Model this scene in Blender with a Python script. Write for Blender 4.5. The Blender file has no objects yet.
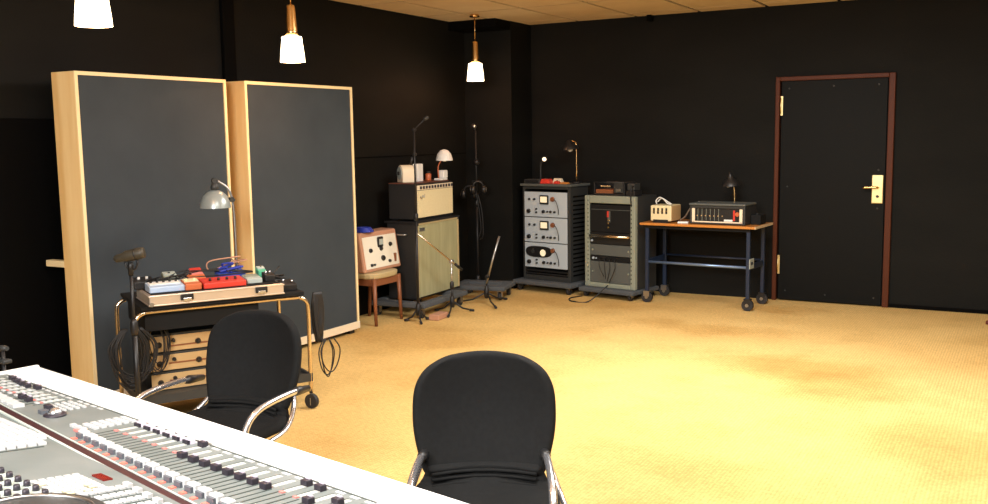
import bpy, bmesh, math, random
from mathutils import Vector, Matrix
random.seed(7)
C = bpy.context.scene.collection
PI = math.pi

# ------------------------------------------------------------------ materials
def mat(name, col, rough=.6, metal=0., emit=None, es=0., noise=None, bump=0., bscale=200., spec=.5, coat=0.):
    m = bpy.data.materials.new(name); m.use_nodes = True
    nt = m.node_tree; b = nt.nodes['Principled BSDF']
    b.inputs['Base Color'].default_value = (*col, 1)
    b.inputs['Roughness'].default_value = rough
    b.inputs['Metallic'].default_value = metal
    b.inputs['Specular IOR Level'].default_value = spec
    b.inputs['Coat Weight'].default_value = coat
    if emit:
        b.inputs['Emission Color'].default_value = (*emit, 1); b.inputs['Emission Strength'].default_value = es
    tc = nt.nodes.new('ShaderNodeTexCoord')
    if noise:
        c2, sc, st = noise
        n = nt.nodes.new('ShaderNodeTexNoise'); n.inputs['Scale'].default_value = 1.; n.inputs['Detail'].default_value = 4
        mp = nt.nodes.new('ShaderNodeMapping'); mp.inputs['Scale'].default_value = sc
        r = nt.nodes.new('ShaderNodeValToRGB'); r.color_ramp.elements[0].position = .5 - st; r.color_ramp.elements[1].position = .5 + st
        r.color_ramp.elements[0].color = (*col, 1); r.color_ramp.elements[1].color = (*c2, 1)
        nt.links.new(tc.outputs['Object'], mp.inputs['Vector']); nt.links.new(mp.outputs[0], n.inputs['Vector'])
        nt.links.new(n.outputs['Fac'], r.inputs[0]); nt.links.new(r.outputs[0], b.inputs['Base Color'])
    if bump:
        n2 = nt.nodes.new('ShaderNodeTexNoise'); n2.inputs['Scale'].default_value = bscale
        bp = nt.nodes.new('ShaderNodeBump'); bp.inputs['Strength'].default_value = bump; bp.inputs['Distance'].default_value = .01
        nt.links.new(tc.outputs['Object'], n2.inputs['Vector']); nt.links.new(n2.outputs['Fac'], bp.inputs['Height']); nt.links.new(bp.outputs[0], b.inputs['Normal'])
    return m

M = {}
M['wall'] = mat('wall_black', (.0038,.0042,.0038), .7, noise=((.0082,.0082,.0072),(1.2,1.2,3.5),.25), bump=.15, bscale=60, spec=.16)
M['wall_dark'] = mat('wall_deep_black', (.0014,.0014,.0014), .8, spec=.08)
M['seam'] = mat('seam_black', (.002,.002,.002), .9, spec=.1)
M['door'] = mat('door_black', (.0012,.0016,.0014), .6, bump=.08, bscale=50, spec=.18)
M['door_frame'] = mat('brown_paint', (.085,.022,.008), .5, spec=.2)
M['pine'] = mat('pine', (.95,.70,.34), .5, noise=((.80,.50,.18),(14,14,1.1),.22))
M['pine_lip'] = mat('pine_lip', (.92,.74,.42), .5)
M['cream_trim'] = mat('cream_trim', (.85,.74,.55), .5)
M['baffle'] = mat('baffle_fabric', (.035,.046,.056), .85, noise=((.050,.062,.074),(3,3,3),.3), bump=.1, bscale=300, spec=.25)
M['chrome'] = mat('chrome', (.68,.69,.74), .24, .9)
M['tube'] = mat('warm_chrome', (.72,.60,.46), .22, 1)
M['steel'] = mat('dull_steel', (.45,.45,.46), .35, 1)
M['brass'] = mat('brass', (.80,.52,.22), .25, 1)
M['brass_soft'] = mat('polished_brass_plate', (.85,.70,.36), .35, 1)
M['black'] = mat('black_plastic', (.012,.012,.013), .42)
M['matte'] = mat('matte_black', (.010,.010,.010), .8, spec=.2)
M['rubber'] = mat('rubber', (.02,.02,.022), .65)
M['chairfab'] = mat('chair_fabric', (.0045,.0048,.005), .85, noise=((.007,.0075,.008),(60,60,60),.2), bump=.25, bscale=700, spec=.22)
M['cable'] = mat('cable_black', (.008,.008,.009), .5)
M['bluecable'] = mat('cable_blue', (.02,.04,.35), .4)
M['glass'] = mat('lit_glass', (1,.95,.85), .4, emit=(1,.80,.52), es=7)
M['white'] = mat('white_plastic', (.85,.85,.82), .4)
M['key_white'] = mat('key_white', (.52,.53,.54), .45)
M['armrest'] = mat('white_armrest', (.93,.93,.92), .45)
M['panel'] = mat('console_grey', (.125,.15,.148), .5, noise=((.18,.20,.198),(6,6,6),.25))
M['panel_lt'] = mat('console_pale', (.42,.48,.45), .5)
M['slot'] = mat('fader_slot', (.03,.045,.04), .5)
M['scale'] = mat('fader_scale', (.46,.49,.47), .5)
M['pink'] = mat('pink_button', (.65,.20,.18), .5)
M['led'] = mat('red_led', (.75,.16,.12), .4, emit=(1,.15,.1), es=.25)
M['lilac'] = mat('pale_cap', (.60,.55,.66), .4)
M['cap'] = mat('dark_cap', (.025,.02,.03), .45)
M['keyfront'] = mat('key_front', (.10,.11,.13), .4)
M['maroon'] = mat('maroon_strip', (.035,.008,.012), .5)
M['redwin'] = mat('red_display', (.16,.008,.004), .2)
M['cream'] = mat('cream_grille', (.82,.73,.47), .8, noise=((.74,.64,.38),(80,80,80),.2), bump=.2, bscale=400)
M['olive'] = mat('olive_grille', (.42,.41,.235), .85, noise=((.34,.33,.18),(30,30,3),.2), bump=.2, bscale=400)
M['tolex'] = mat('black_tolex', (.008,.008,.008), .55, bump=.4, bscale=500)
M['redwood'] = mat('amp_top', (.15,.05,.03), .5)
M['chairwood'] = mat('chair_wood', (.24,.085,.035), .4)
M['beige'] = mat('beige_vinyl', (.50,.40,.21), .5)
M['case_pink'] = mat('case_wood', (.52,.27,.17), .5)
M['faceplate'] = mat('pale_faceplate', (.84,.80,.68), .45)
M['carpetgrey'] = mat('dolly_carpet', (.085,.095,.105), .95, bump=.5, bscale=300)
M['rackpanel'] = mat('blue_grey_panel', (.47,.55,.62), .4)
M['rackgrey'] = mat('grey_green_paint', (.27,.30,.24), .45)
M['rackgrey2'] = mat('mid_grey_panel', (.095,.105,.10), .5)
M['darkgrey'] = mat('dark_grey', (.03,.032,.032), .5)
M['vu'] = mat('vu_face', (.95,.88,.66), .4, emit=(1,.86,.55), es=.35)
M['orange'] = mat('orange_wood', (.62,.25,.05), .35, noise=((.50,.18,.035),(3,30,3),.25), coat=.3)
M['edgewood'] = mat('pale_edge', (.72,.55,.34), .5)
M['bluesteel'] = mat('blue_steel', (.012,.024,.055), .35)
M['bluerail'] = mat('pale_blue_rail', (.20,.30,.50), .3, .6)
M['darkred'] = mat('dark_red', (.12,.02,.012), .5)
M['red'] = mat('red_enamel', (.62,.045,.03), .35)
M['rust'] = mat('orange_red', (.55,.14,.05), .4)
M['blue'] = mat('blue_plastic', (.05,.10,.5), .35)
M['skyblue'] = mat('pale_blue', (.45,.58,.78), .35)
M['green'] = mat('green', (.08,.42,.25), .4)
M['case'] = mat('case_aluminium', (.68,.58,.48), .32, .55)
M['tan'] = mat('tan_panel', (.60,.40,.19), .5, noise=((.52,.33,.14),(5,5,5),.2))
M['khaki'] = mat('cream_metal', (.78,.68,.42), .4)
M['greylamp'] = mat('hammered_grey', (.33,.38,.38), .3, .3)
M['micgreen'] = mat('olive_mic', (.045,.04,.028), .45)

STAINS = [(-1.30,6.55,.75,.45,.30),(-.95,6.2,.55,.35,.22),(-2.4,7.75,.9,.28,.22),(-1.95,8.85,.45,.25,.30),(-.30,5.3,.6,.55,.22),(-1.35,4.35,.5,.35,.14),(-4.3,6.3,.9,.6,.25),(-3.4,5.6,.8,.5,.15),(-3.9,8.4,1.2,.35,.2)]
def carpet():
    m = bpy.data.materials.new('golden_carpet'); m.use_nodes = True
    nt = m.node_tree; b = nt.nodes['Principled BSDF']; L = nt.links.new
    b.inputs['Roughness'].default_value = .9; b.inputs['Specular IOR Level'].default_value = .15
    tc = nt.nodes.new('ShaderNodeTexCoord')
    def noise(sc, det=4, rough=.5):
        n = nt.nodes.new('ShaderNodeTexNoise'); n.inputs['Scale'].default_value = sc; n.inputs['Detail'].default_value = det
        n.inputs['Roughness'].default_value = rough
        L(tc.outputs['Object'], n.inputs['Vector']); return n
    def ramp(src, p0, c0, p1, c1):
        r = nt.nodes.new('ShaderNodeValToRGB'); e = r.color_ramp.elements
        e[0].position = p0; e[0].color = (*c0, 1); e[1].position = p1; e[1].color = (*c1, 1); L(src, r.inputs[0]); return r
    def mul(a, b_, f=1.):
        x = nt.nodes.new('ShaderNodeMix'); x.data_type = 'RGBA'; x.blend_type = 'MULTIPLY'; x.inputs[0].default_value = f
        L(a, x.inputs[6]); L(b_, x.inputs[7]); return x.outputs[2]
    base = ramp(noise(1.1).outputs['Fac'], .35, (.74,.50,.19), .68, (.80,.56,.225))
    wob = noise(1.3, 5, .65); geo = nt.nodes.new('ShaderNodeNewGeometry')
    mx = nt.nodes.new('ShaderNodeVectorMath'); mx.operation = 'MULTIPLY_ADD'
    mx.inputs[1].default_value = (1.0,1.0,0); L(wob.outputs['Color'], mx.inputs[0]); L(geo.outputs['Position'], mx.inputs[2])
    stain = None
    # worn and stained patches where they lie on the carpet
    for (sx, sy_, rx, ry, dk) in STAINS:
        mp = nt.nodes.new('ShaderNodeMapping'); mp.vector_type = 'TEXTURE'
        mp.inputs['Location'].default_value = (sx+.5, sy_+.5, 0); mp.inputs['Scale'].default_value = (rx, ry, 1)
        g = nt.nodes.new('ShaderNodeTexGradient'); g.gradient_type = 'SPHERICAL'
        sep = nt.nodes.new('ShaderNodeVectorMath'); sep.operation = 'MULTIPLY'; sep.inputs[1].default_value = (1,1,0)
        L(mx.outputs[0], sep.inputs[0]); L(sep.outputs[0], mp.inputs['Vector']); L(mp.outputs[0], g.inputs['Vector'])
        r = ramp(g.outputs['Fac'], 0., (1,1,1), .55, tuple(1-dk*q for q in (.55,.8,1.15)))
        stain = r.outputs[0] if stain is None else mul(stain, r.outputs[0])
    soft = ramp(noise(2.4, 6, .65).outputs['Fac'], .30, (.88,.85,.80), .52, (1,1,1))
    class _S: outputs = [mul(stain, soft.outputs[0])]
    stain = _S
    fine = ramp(noise(42, 3, .6).outputs['Fac'], .35, (.86,.85,.82), .62, (1.04,1.04,1.04))
    col = mul(mul(base.outputs[0], stain.outputs[0]), fine.outputs[0])
    # woven rows of little loops
    w1 = nt.nodes.new('ShaderNodeTexWave'); w1.inputs['Scale'].default_value = 17; w1.inputs['Distortion'].default_value = 1.2; w1.inputs['Detail'].default_value = 1
    w2 = nt.nodes.new('ShaderNodeTexWave'); w2.inputs['Scale'].default_value = 17; w2.bands_direction = 'Y'; w2.inputs['Distortion'].default_value = 1.2
    L(tc.outputs['Object'], w1.inputs['Vector']); L(tc.outputs['Object'], w2.inputs['Vector'])
    mm = nt.nodes.new('ShaderNodeMath'); mm.operation = 'MULTIPLY'; L(w1.outputs['Fac'], mm.inputs[0]); L(w2.outputs['Fac'], mm.inputs[1])
    weave = ramp(mm.outputs[0], 0., (.86,.84,.80), .5, (1.03,1.03,1.03))
    col = mul(col, weave.outputs[0])
    L(col, b.inputs['Base Color'])
    bp = nt.nodes.new('ShaderNodeBump'); bp.inputs['Strength'].default_value = .35; bp.inputs['Distance'].default_value = .01
    L(mm.outputs[0], bp.inputs['Height']); L(bp.outputs[0], b.inputs['Normal'])
    return m
M['carpet'] = carpet()

def ceiling_mat():
    m = mat('ceiling_tile', (.80,.63,.43), .85, noise=((.72,.55,.36),(3,3,3),.2))
    return m
M['ceiling'] = ceiling_mat()

# ------------------------------------------------------------------ mesh helpers
class MB:
    def __init__(s): s.b = bmesh.new(); s.smooth = False
    def box(s, x0, x1, y0, y1, z0, z1, rz=0, mtx=None, shear=None):
        vs = [s.b.verts.new(p) for p in [(x0,y0,z0),(x1,y0,z0),(x1,y1,z0),(x0,y1,z0),(x0,y0,z1),(x1,y0,z1),(x1,y1,z1),(x0,y1,z1)]]
        for f in [(0,3,2,1),(4,5,6,7),(0,1,5,4),(1,2,6,5),(2,3,7,6),(3,0,4,7)]: s.b.faces.new([vs[i] for i in f])
        if rz:
            c = Vector(((x0+x1)/2,(y0+y1)/2,0)); R = Matrix.Rotation(rz,4,'Z')
            for v in vs: v.co = R @ (v.co - c) + c
        if mtx is not None:
            for v in vs: v.co = mtx @ v.co
        return s
    def hexa(s, pts):
        vs = [s.b.verts.new(p) for p in pts]
        for f in [(0,3,2,1),(4,5,6,7),(0,1,5,4),(1,2,6,5),(2,3,7,6),(3,0,4,7)]: s.b.faces.new([vs[i] for i in f])
        return s
    def tube(s, pts, r, n=8, cap=True):
        pts = [Vector(p) for p in pts]; rr = r if isinstance(r, (list, tuple)) else [r]*len(pts)
        rings = []; up = None
        for i, p in enumerate(pts):
            t = (pts[min(i+1,len(pts)-1)] - pts[max(i-1,0)]).normalized()
            if up is None:
                up = Vector((0,0,1)) if abs(t.z) < .9 else Vector((1,0,0))
            a = t.cross(up).normalized(); up = a.cross(t).normalized()
            rings.append([s.b.verts.new(p + (a*math.cos(2*PI*k/n) + up*math.sin(2*PI*k/n))*rr[i]) for k in range(n)])
        for i in range(len(rings)-1):
            for k in range(n):
                f = s.b.faces.new([rings[i][k], rings[i][(k+1)%n], rings[i+1][(k+1)%n], rings[i+1][k]]); f.smooth = True
        if cap:
            s.b.faces.new(rings[0][::-1]); s.b.faces.new(rings[-1])
        return s
    def lathe(s, prof, c=(0,0,0), axis=(0,0,1), n=20, capb=True, capt=True, smooth=True):
        q = Vector((0,0,1)).rotation_difference(Vector(axis).normalized()); c = Vector(c); rings = []
        for r, z in prof:
            rings.append([s.b.verts.new(c + q @ Vector((max(r,1e-4)*math.cos(2*PI*k/n), max(r,1e-4)*math.sin(2*PI*k/n), z))) for k in range(n)])
        for i in range(len(rings)-1):
            for k in range(n):
                f = s.b.faces.new([rings[i][k], rings[i][(k+1)%n], rings[i+1][(k+1)%n], rings[i+1][k]]); f.smooth = smooth
        if capb: s.b.faces.new(rings[0][::-1])
        if capt: s.b.faces.new(rings[-1])
        return s
    def cyl(s, p0, p1, r, n=14, r2=None):
        p0 = Vector(p0); p1 = Vector(p1)
        return s.lathe([(r,0),(r if r2 is None else r2,(p1-p0).length)], p0, p1-p0, n)
    def build(s, name, m, parent=None, loc=None, rz=None, bev=0, sub=0):
        bmesh.ops.recalc_face_normals(s.b, faces=s.b.faces)
        me = bpy.data.meshes.new(name); s.b.to_mesh(me); s.b.free(); me.materials.append(m)
        o = bpy.data.objects.new(name, me); C.objects.link(o)
        if parent: o.parent = parent
        if loc: o.location = loc
        if rz is not None: o.rotation_euler.z = rz
        if bev:
            d = o.modifiers.new('bevel','BEVEL'); d.width = bev; d.segments = 2; d.limit_method = 'ANGLE'
        if sub:
            d = o.modifiers.new('sub','SUBSURF'); d.levels = sub; d.render_levels = sub
        return o

def smooth_path(pts, k=6):
    pts = [Vector(p) for p in pts]; out = []
    P = [2*pts[0]-pts[1]] + pts + [2*pts[-1]-pts[-2]]
    for i in range(1, len(P)-2):
        for j in range(k):
            t = j/k; a, b, c, d = P[i-1], P[i], P[i+1], P[i+2]
            out.append(.5*((2*b) + (c-a)*t + (2*a-5*b+4*c-d)*t*t + (3*b-a-3*c+d)*t*t*t))
    out.append(pts[-1]); return out

def tag(o, label, cat, group=None):
    o['label'] = label; o['category'] = cat
    if group: o['group'] = group
    return o
def thing(name, label, cat, loc=(0,0,0), rz=0, group=None):
    o = bpy.data.objects.new(name, None); C.objects.link(o); o.empty_display_size = .1
    o.location = loc; o.rotation_euler = (0,0,rz); return tag(o, label, cat, group)
def struct(name, mb, m, parent=None, **k):
    o = mb.build(name, m, parent, **k)
    if not parent: o['kind'] = 'structure'
    return o
def copy_tree(o, parent=None):
    c = o.copy(); C.objects.link(c); c.parent = parent
    for ch in list(o.children): copy_tree(ch, c)
    return c
def dup(o, loc, rz, label):
    c = copy_tree(o); c.location = loc; c.rotation_euler = (0,0,rz); c['label'] = label; return c

# ------------------------------------------------------------------ room
XL, YB, ZC = -5.32, 9.36, 2.79
struct('floor', MB().box(XL-.1, 3.4, -2.1, YB+.1, -.1, 0), M['carpet'])
struct('wall_left', MB().box(XL-.12, XL, -2.1, YB+.1, 0, ZC), M['wall'])
struct('wall_right', MB().box(3.3, 3.42, -2.1, YB+.1, 0, ZC), M['wall'])
struct('wall_front', MB().box(XL, 3.3, -2.12, -2.0, 0, ZC), M['wall'])
b = MB().box(XL, -2.12, YB, YB+.12, 0, ZC).box(-1.14, 3.3, YB, YB+.12, 0, ZC).box(-2.12, -1.14, YB, YB+.12, 2.10, ZC)
struct('wall_back', b, M['wall'])
# ceiling tiles in a grid with dark joints between
struct('ceiling', MB().box(XL-.1, 3.4, -2.1, YB+.1, ZC+.012, ZC+.1), M['seam'])
b = MB()
xs = [XL] + [-4.86+.652*i for i in range(14)]; ys = [YB-.30-.99*i for i in range(13)]
ys = [YB] + ys
for i in range(len(xs)-1):
    for j in range(len(ys)-1):
        b.box(xs[i]+.017, min(xs[i+1],3.3)-.017, max(ys[j+1],-2)+.017, ys[j]-.017, ZC, ZC+.02)
struct('ceiling_tiles', b, M['ceiling'])
# corner column, ceiling box above it, thin strip whose deep black stands for wall shadow, lower dark panel and the joint along the left wall
struct('trim_1', MB().box(XL, -4.76, 8.90, YB, 0, ZC), M['wall'])
struct('trim_2', MB().box(XL, -4.76, 8.58, 8.90, 2.70, ZC), M['wall_dark'], bev=.01)
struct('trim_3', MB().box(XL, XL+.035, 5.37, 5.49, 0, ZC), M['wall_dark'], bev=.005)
struct('trim_4', MB().box(XL, XL+.006, 5.49, 8.90, 1.436, 1.444), M['wall_dark'])
struct('trim_5', MB().box(XL, XL+.03, -1.9, 4.02, 0, 1.765), M['wall_dark'], bev=.005)
struct('trim_6', MB().box(-3.42, -3.37, YB-.10, YB-.03, 2.73, ZC), M['seam'], bev=.004)
struct('baseboard_back', MB().box(-1.10, 3.3, YB-.008, YB, 0, .035), M['seam'])
# door
d = struct('door_1', MB().box(-2.10, -1.165, YB-.02, YB+.03, .012, 2.085), M['door'], bev=.003)
b = MB().box(-2.155, -2.115, YB-.035, YB+.04, 0, 2.13).box(-1.155, -1.10, YB-.035, YB+.04, 0, 2.13).box(-2.115, -1.155, YB-.035, YB+.04, 2.09, 2.13)
b.build('door_frame', M['door_frame'], d, bev=.006)
b = MB()
for z in (1.86, .35): b.cyl((-2.104, YB-.028, z-.08), (-2.104, YB-.028, z+.08), .006, 10).box(-2.106,-2.085, YB-.03, YB-.02, z-.09, z+.09)
b.build('hinge', M['brass_soft'], d)
pl = MB().box(-1.275, -1.175, YB-.034, YB-.02, .955, 1.215).build('lock_plate', M['brass_soft'], d, bev=.006)
MB().tube(smooth_path([(-1.222,YB-.03,1.105),(-1.222,YB-.075,1.105),(-1.25,YB-.082,1.105),(-1.345,YB-.082,1.100)],5), .0105, 10).build('door_handle', M['brass'], pl)
MB().cyl((-1.222,YB-.04,1.02),(-1.222,YB-.03,1.02),.013).build('keyhole', M['black'], pl)
b = MB()
for (x,z) in [(-2.03,2.02),(-1.63,2.03),(-1.24,2.03),(-2.03,1.1),(-2.03,.10),(-1.66,.08),(-1.23,.08),(-1.222,1.26),(-1.222,.91)]:
    b.lathe([(.009,0),(.006,.004)], (x,YB-.021,z), (0,-1,0), 8)
b.build('screw', M['darkgrey'], d)

# ------------------------------------------------------------------ pendants
def pendant(loc, zb, label):
    t = thing('pendant_lamp', label, 'lamp', (loc[0],loc[1],0), 0, 'pendant lamps along the left wall')
    sh = MB().lathe([(.083,0),(.079,.05),(.066,.166),(.04,.172)], (0,0,zb), n=28, capb=False)
    sh.lathe([(.077,.004),(.073,.05),(.060,.160),(.02,.162)], (0,0,zb), n=28, capb=False)
    sh.build('lamp_shade', M['glass'], t)
    MB().lathe([(.044,.172),(.040,.20),(.028,.36),(.024,.375),(.006,.380)], (0,0,zb), n=24).build('brass_holder', M['brass'], t)
    MB().cyl((0,0,zb+.378),(0,0,ZC-.02),.0045,8).build('cord', M['brass'], t)
    MB().lathe([(.05,-.025),(.045,-.005),(.04,0)], (0,0,ZC), n=20).build('ceiling_rose', M['brass'], t)
    l = bpy.data.lights.new('pendant_bulb','POINT'); l.energy = 9; l.color = (1,.42,.18); l.shadow_soft_size = .05
    lo = bpy.data.objects.new('pendant_bulb', l); C.objects.link(lo); lo.parent = t; lo.location = (0,0,zb-.03)
    return t
pendant((-3.81,3.05), 2.15, 'pendant lamp with lit white glass shade nearest the left panel, cut off by the top')
pendant((-4.40,5.10), 2.135, 'pendant lamp with brass holder and lit glass shade above the second wooden-edged panel')
pendant((-4.79,8.22), 2.155, 'smallest pendant lamp, brass stem and lit shade hanging near the dark corner')

# ------------------------------------------------------------------ acoustic baffles
def baffle(y0, y1, label, peg=False):
    t = thing('acoustic_baffle', label, 'acoustic panel', (-4.98,(y0+y1)/2,0), 0, 'tall wooden-edged baffles')
    w = (y1-y0)/2; H = 2.03
    b = MB().box(-.10,.10,-w,-w+.022,.02,H).box(-.10,.10,w-.022,w,.02,H).box(-.10,.10,-w+.022,w-.022,H-.022,H)
    b.build('side_frame', M['pine'], t, bev=.003)
    b = MB().box(.10,.107,-w,-w+.022,.09,H).box(.10,.107,w-.022,w,.09,H).box(.10,.107,-w+.022,w-.022,H-.022,H)
    b.build('front_edge', M['pine_lip'], t)
    MB().box(-.085,.098,-w+.022,w-.022,.05,H-.022).build('fabric_panel', M['baffle'], t)
    MB().box(.0985,.115,-w,w,.035,.095).build('base_rail', M['cream_trim'], t, bev=.003)
    MB().box(-.09,.09,-w+.05,-w+.11,0,.035).box(-.09,.09,w-.11,w-.05,0,.035).build('foot', M['black'], t)
    if peg: MB().box(-.27,-.10,-w,-w+.05,.866,.905).build('wooden_peg', M['pine_lip'], t, bev=.004)
    return t
baffle(3.745, 4.95, 'charcoal panel with pine side and a short wooden peg, behind the steel-tube table', True)
baffle(5.13, 6.36, 'charcoal panel with pine edge and cream base, between first panel and amplifier chair')

# ------------------------------------------------------------------ office chairs
def surf(fn, nu, nv):
    b = MB(); g = [[b.b.verts.new(fn(i/nu, j/nv)) for i in range(nu+1)] for j in range(nv+1)]
    for j in range(nv):
        for i in range(nu):
            f = b.b.faces.new([g[j][i], g[j][i+1], g[j+1][i+1], g[j+1][i]]); f.smooth = True
    return b
def shell(name, fn, nu, nv, th, m, parent, closed_normal=1):
    o = surf(fn, nu, nv).build(name, m, parent)
    s = o.modifiers.new('thick','SOLIDIFY'); s.thickness = th; s.offset = 0
    s2 = o.modifiers.new('sub','SUBSURF'); s2.levels = 1; s2.render_levels = 2
    return o
def office_chair(label, loc, rz, aw=.285, az=.0):
    t = thing('office_chair', label, 'chair', loc, rz, 'black office chairs at the mixing console')
    def wb(tt):
        if tt < .5: return .198 + .040*math.sin(tt/.5*PI/2)
        q = (tt-.5)/.52; return .210*max(0, 1-q**3.2)**(1/2.4) + .028
    def back(a, c):
        s = 2*a-1; z = .515 + .385*c - .012*(s**2)*c
        w = wb(c)
        return (s*w, .205 + .085*c + .03*math.sin(c*PI) - .075*s*s*(w/.24)**2, z)
    shell('backrest', back, 14, 16, .038, M['chairfab'], t)
    def seat(a, c):
        s = 2*a-1
        # side profile from waist, down and forward to the waterfall edge
        P = [(.195,.545,.185),(.19,.505,.200),(.155,.470,.222),(.07,.455,.240),(-.08,.458,.247),(-.20,.455,.243),(-.265,.435,.225),(-.285,.395,.20)]
        q = c*(len(P)-1); i = min(int(q), len(P)-2); f = q-i
        y, z, w = [P[i][k]*(1-f)+P[i+1][k]*f for k in range(3)]
        return (s*w, y - .05*s*s*max(0,1-c*2.6), z + .022*s*s*min(1,c*2))
    shell('seat', seat, 12, 21, .045, M['chairfab'], t)
    b = MB()
    for k in range(4):
        z = .525-.017*k; y = .168-.006*k*k*.6
        b.tube([(s*.17, y-.045*abs(s)**2+.0, z) for s in [-1,-.6,-.2,.2,.6,1]], .006, 6)
    b.build('fabric_fold', M['chairfab'], t)
    for sx in (-1,1):
        p = smooth_path([(sx*(aw-.012),.17,.622+az),(sx*(aw-.005),.05,.630+az),(sx*aw,-.12,.622+az),(sx*aw,-.20,.585+az),(sx*aw,-.225,.52+az),(sx*(aw-.01),-.18,.44),(sx*.22,-.08,.415),(sx*.10,-.05,.405)],6)
        arm = MB().tube(p, .0125, 12).build('armrest', M['chrome'], t)
        MB().tube([(sx*(aw-.015),.215,.616+az),(sx*(aw-.012),.13,.625+az),(sx*(aw-.01),.11,.625+az)], [.013,.019,.014], 10).build('arm_cap', M['black'], arm)
        p = smooth_path([(sx*.19,.215,.60),(sx*.215,.19,.53),(sx*.245,.10,.468),(sx*.262,-.02,.452),(sx*.262,-.15,.452),(sx*.24,-.24,.44)],5)
        MB().tube(p, .011, 8).build('side_rail', M['chrome'], t)
    MB().tube(smooth_path([(0,.0,.40),(0,.17,.41),(0,.245,.50),(0,.27,.62),(0,.285,.72)],5), .022, 8).build('back_bracket', M['black'], t)
    MB().box(-.10,.10,-.12,.10,.375,.42).build('tilt_mechanism', M['black'], t, bev=.012)
    MB().cyl((0,0,.12),(0,0,.38),.028,16).build('gas_column', M['chrome'], t)
    MB().lathe([(.045,.07),(.045,.13),(.03,.14)], n=18).build('base_hub', M['black'], t)
    for k in range(5):
        a = 2*PI*k/5+.3; c, s = math.cos(a), math.sin(a)
        leg = MB().tube([(c*.03,s*.03,.10),(c*.16,s*.16,.095),(c*.29,s*.29,.072)], [.024,.02,.014], 8).build('base_leg', M['chrome'], t)
        MB().cyl((c*.29-s*.022,s*.29+c*.022,.029),(c*.29+s*.022,s*.29-c*.022,.029),.028,14).build('caster', M['rubber'], leg)
    return t
office_chair('black office chair with both chrome arms showing, in front of the steel-tube table', (-2.805,2.74,0), math.radians(6), .285, -.015)
office_chair('black office chair with its rounded back against bare golden carpet, closest to the camera', (-1.455,2.50,0), math.radians(28), .212, -.04)

# ------------------------------------------------------------------ mixing console (local x along the armrest, -y towards the camera)
con = thing('mixing_console', 'large grey studio mixing console with white armrest, faders and buttons', 'mixing console', (-3.323,2.314,.76), math.atan2(-.1965,.9805))
UE = 2.62
def vs(u): return .352 + .068*(u-.5)          # the joint between the fader deck and the upper deck
def zf(v): return -.006 + .06*(v-.13)
def zu(v): return .010 + .12*(v-.4)
MB().box(0,UE,-.125,0,-.05,0).build('armrest', M['armrest'], con, bev=.012)
b = MB().hexa([(0.0,-vs(0),-.05),(UE,-vs(UE),-.05),(UE,-.125,-.05),(0,-.125,-.05),(0,-vs(0),zf(vs(0))),(UE,-vs(UE),zf(vs(UE))),(UE,-.125,zf(.125)),(0,-.125,zf(.125))])
b.build('fader_deck', M['panel'], con)
b = MB().hexa([(0,-1.15,-.10),(UE,-1.15,-.10),(UE,-vs(UE)-.024,-.10),(0,-vs(0)-.024,-.10),(0,-1.15,zu(1.15)),(UE,-1.15,zu(1.15)),(UE,-vs(UE)-.024,zu(vs(UE)+.024)),(0,-vs(0)-.024,zu(vs(0)+.024))])
b.build('upper_deck', M['panel'], con)
b = MB().hexa([(0,-vs(0)-.024,-.05),(UE,-vs(UE)-.024,-.05),(UE,-vs(UE),-.05),(0,-vs(0),-.05),(0,-vs(0)-.024,.013),(UE,-vs(UE)-.024,.013),(UE,-vs(UE),.013),(0,-vs(0),.013)])
b.build('joint_strip', M['maroon'], con)
b = MB()
for off, z, w in ((.004, .0155,.004),(-.024,.014,.008)):
    b.hexa([(0,-vs(0)+off-w,z-.02),(UE,-vs(UE)+off-w,z-.02),(UE,-vs(UE)+off,z-.02),(0,-vs(0)+off,z-.02),(0,-vs(0)+off-w,z),(UE,-vs(UE)+off-w,z),(UE,-vs(UE)+off,z),(0,-vs(0)+off,z)])
b.build('joint_edge', M['panel_lt'], con)
for x in (-.02, UE): MB().box(x,x+.02,-1.15,.0,-.30,.004).build('end_cheek', M['armrest'], con, bev=.006)
MB().box(.01,UE-.01,-1.12,-.10,-.28,-.06).build('chassis', M['darkgrey'], con)
b = MB()
for u in (.12, UE-.12): b.box(u-.04,u+.04,-1.0,-.18,-.76,-.28)
b.box(.1,UE-.1,-.62,-.56,-.55,-.49); b.build('stand_frame', M['darkgrey'], con, bev=.006)
class Bits:
    """many little identical pieces: the 100 nearest the middle of the view each a part of its own, the rest one part"""
    def __init__(s): s.l = []
    def hexa(s, pts): s.l.append(pts)
    def build(s, name, m, parent):
        s.l.sort(key=lambda p: (sum(q[0] for q in p)/8-1.1)**2 + (sum(q[1] for q in p)/8+.35)**2)
        for pts in s.l[:100]: MB().hexa(pts).build(name, m, parent)
        if s.l[100:]:
            b = MB()
            for pts in s.l[100:]: b.hexa(pts)
            o = b.build(name+'_field', m, parent); o['kind'] = 'stuff'
def slab(b, u0, u1, v0, v1, zfn, h, base=-.004):
    b.hexa([(u0,-v1,zfn(v1)+base),(u1,-v1,zfn(v1)+base),(u1,-v0,zfn(v0)+base),(u0,-v0,zfn(v0)+base),(u0,-v1,zfn(v1)+h),(u1,-v1,zfn(v1)+h),(u1,-v0,zfn(v0)+h),(u0,-v0,zfn(v0)+h)])
seamb = MB(); slab(seamb, .03, UE-.03, .131, .134, zf, .0012); seamb.build('deck_joint', M['slot'], con)
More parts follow.
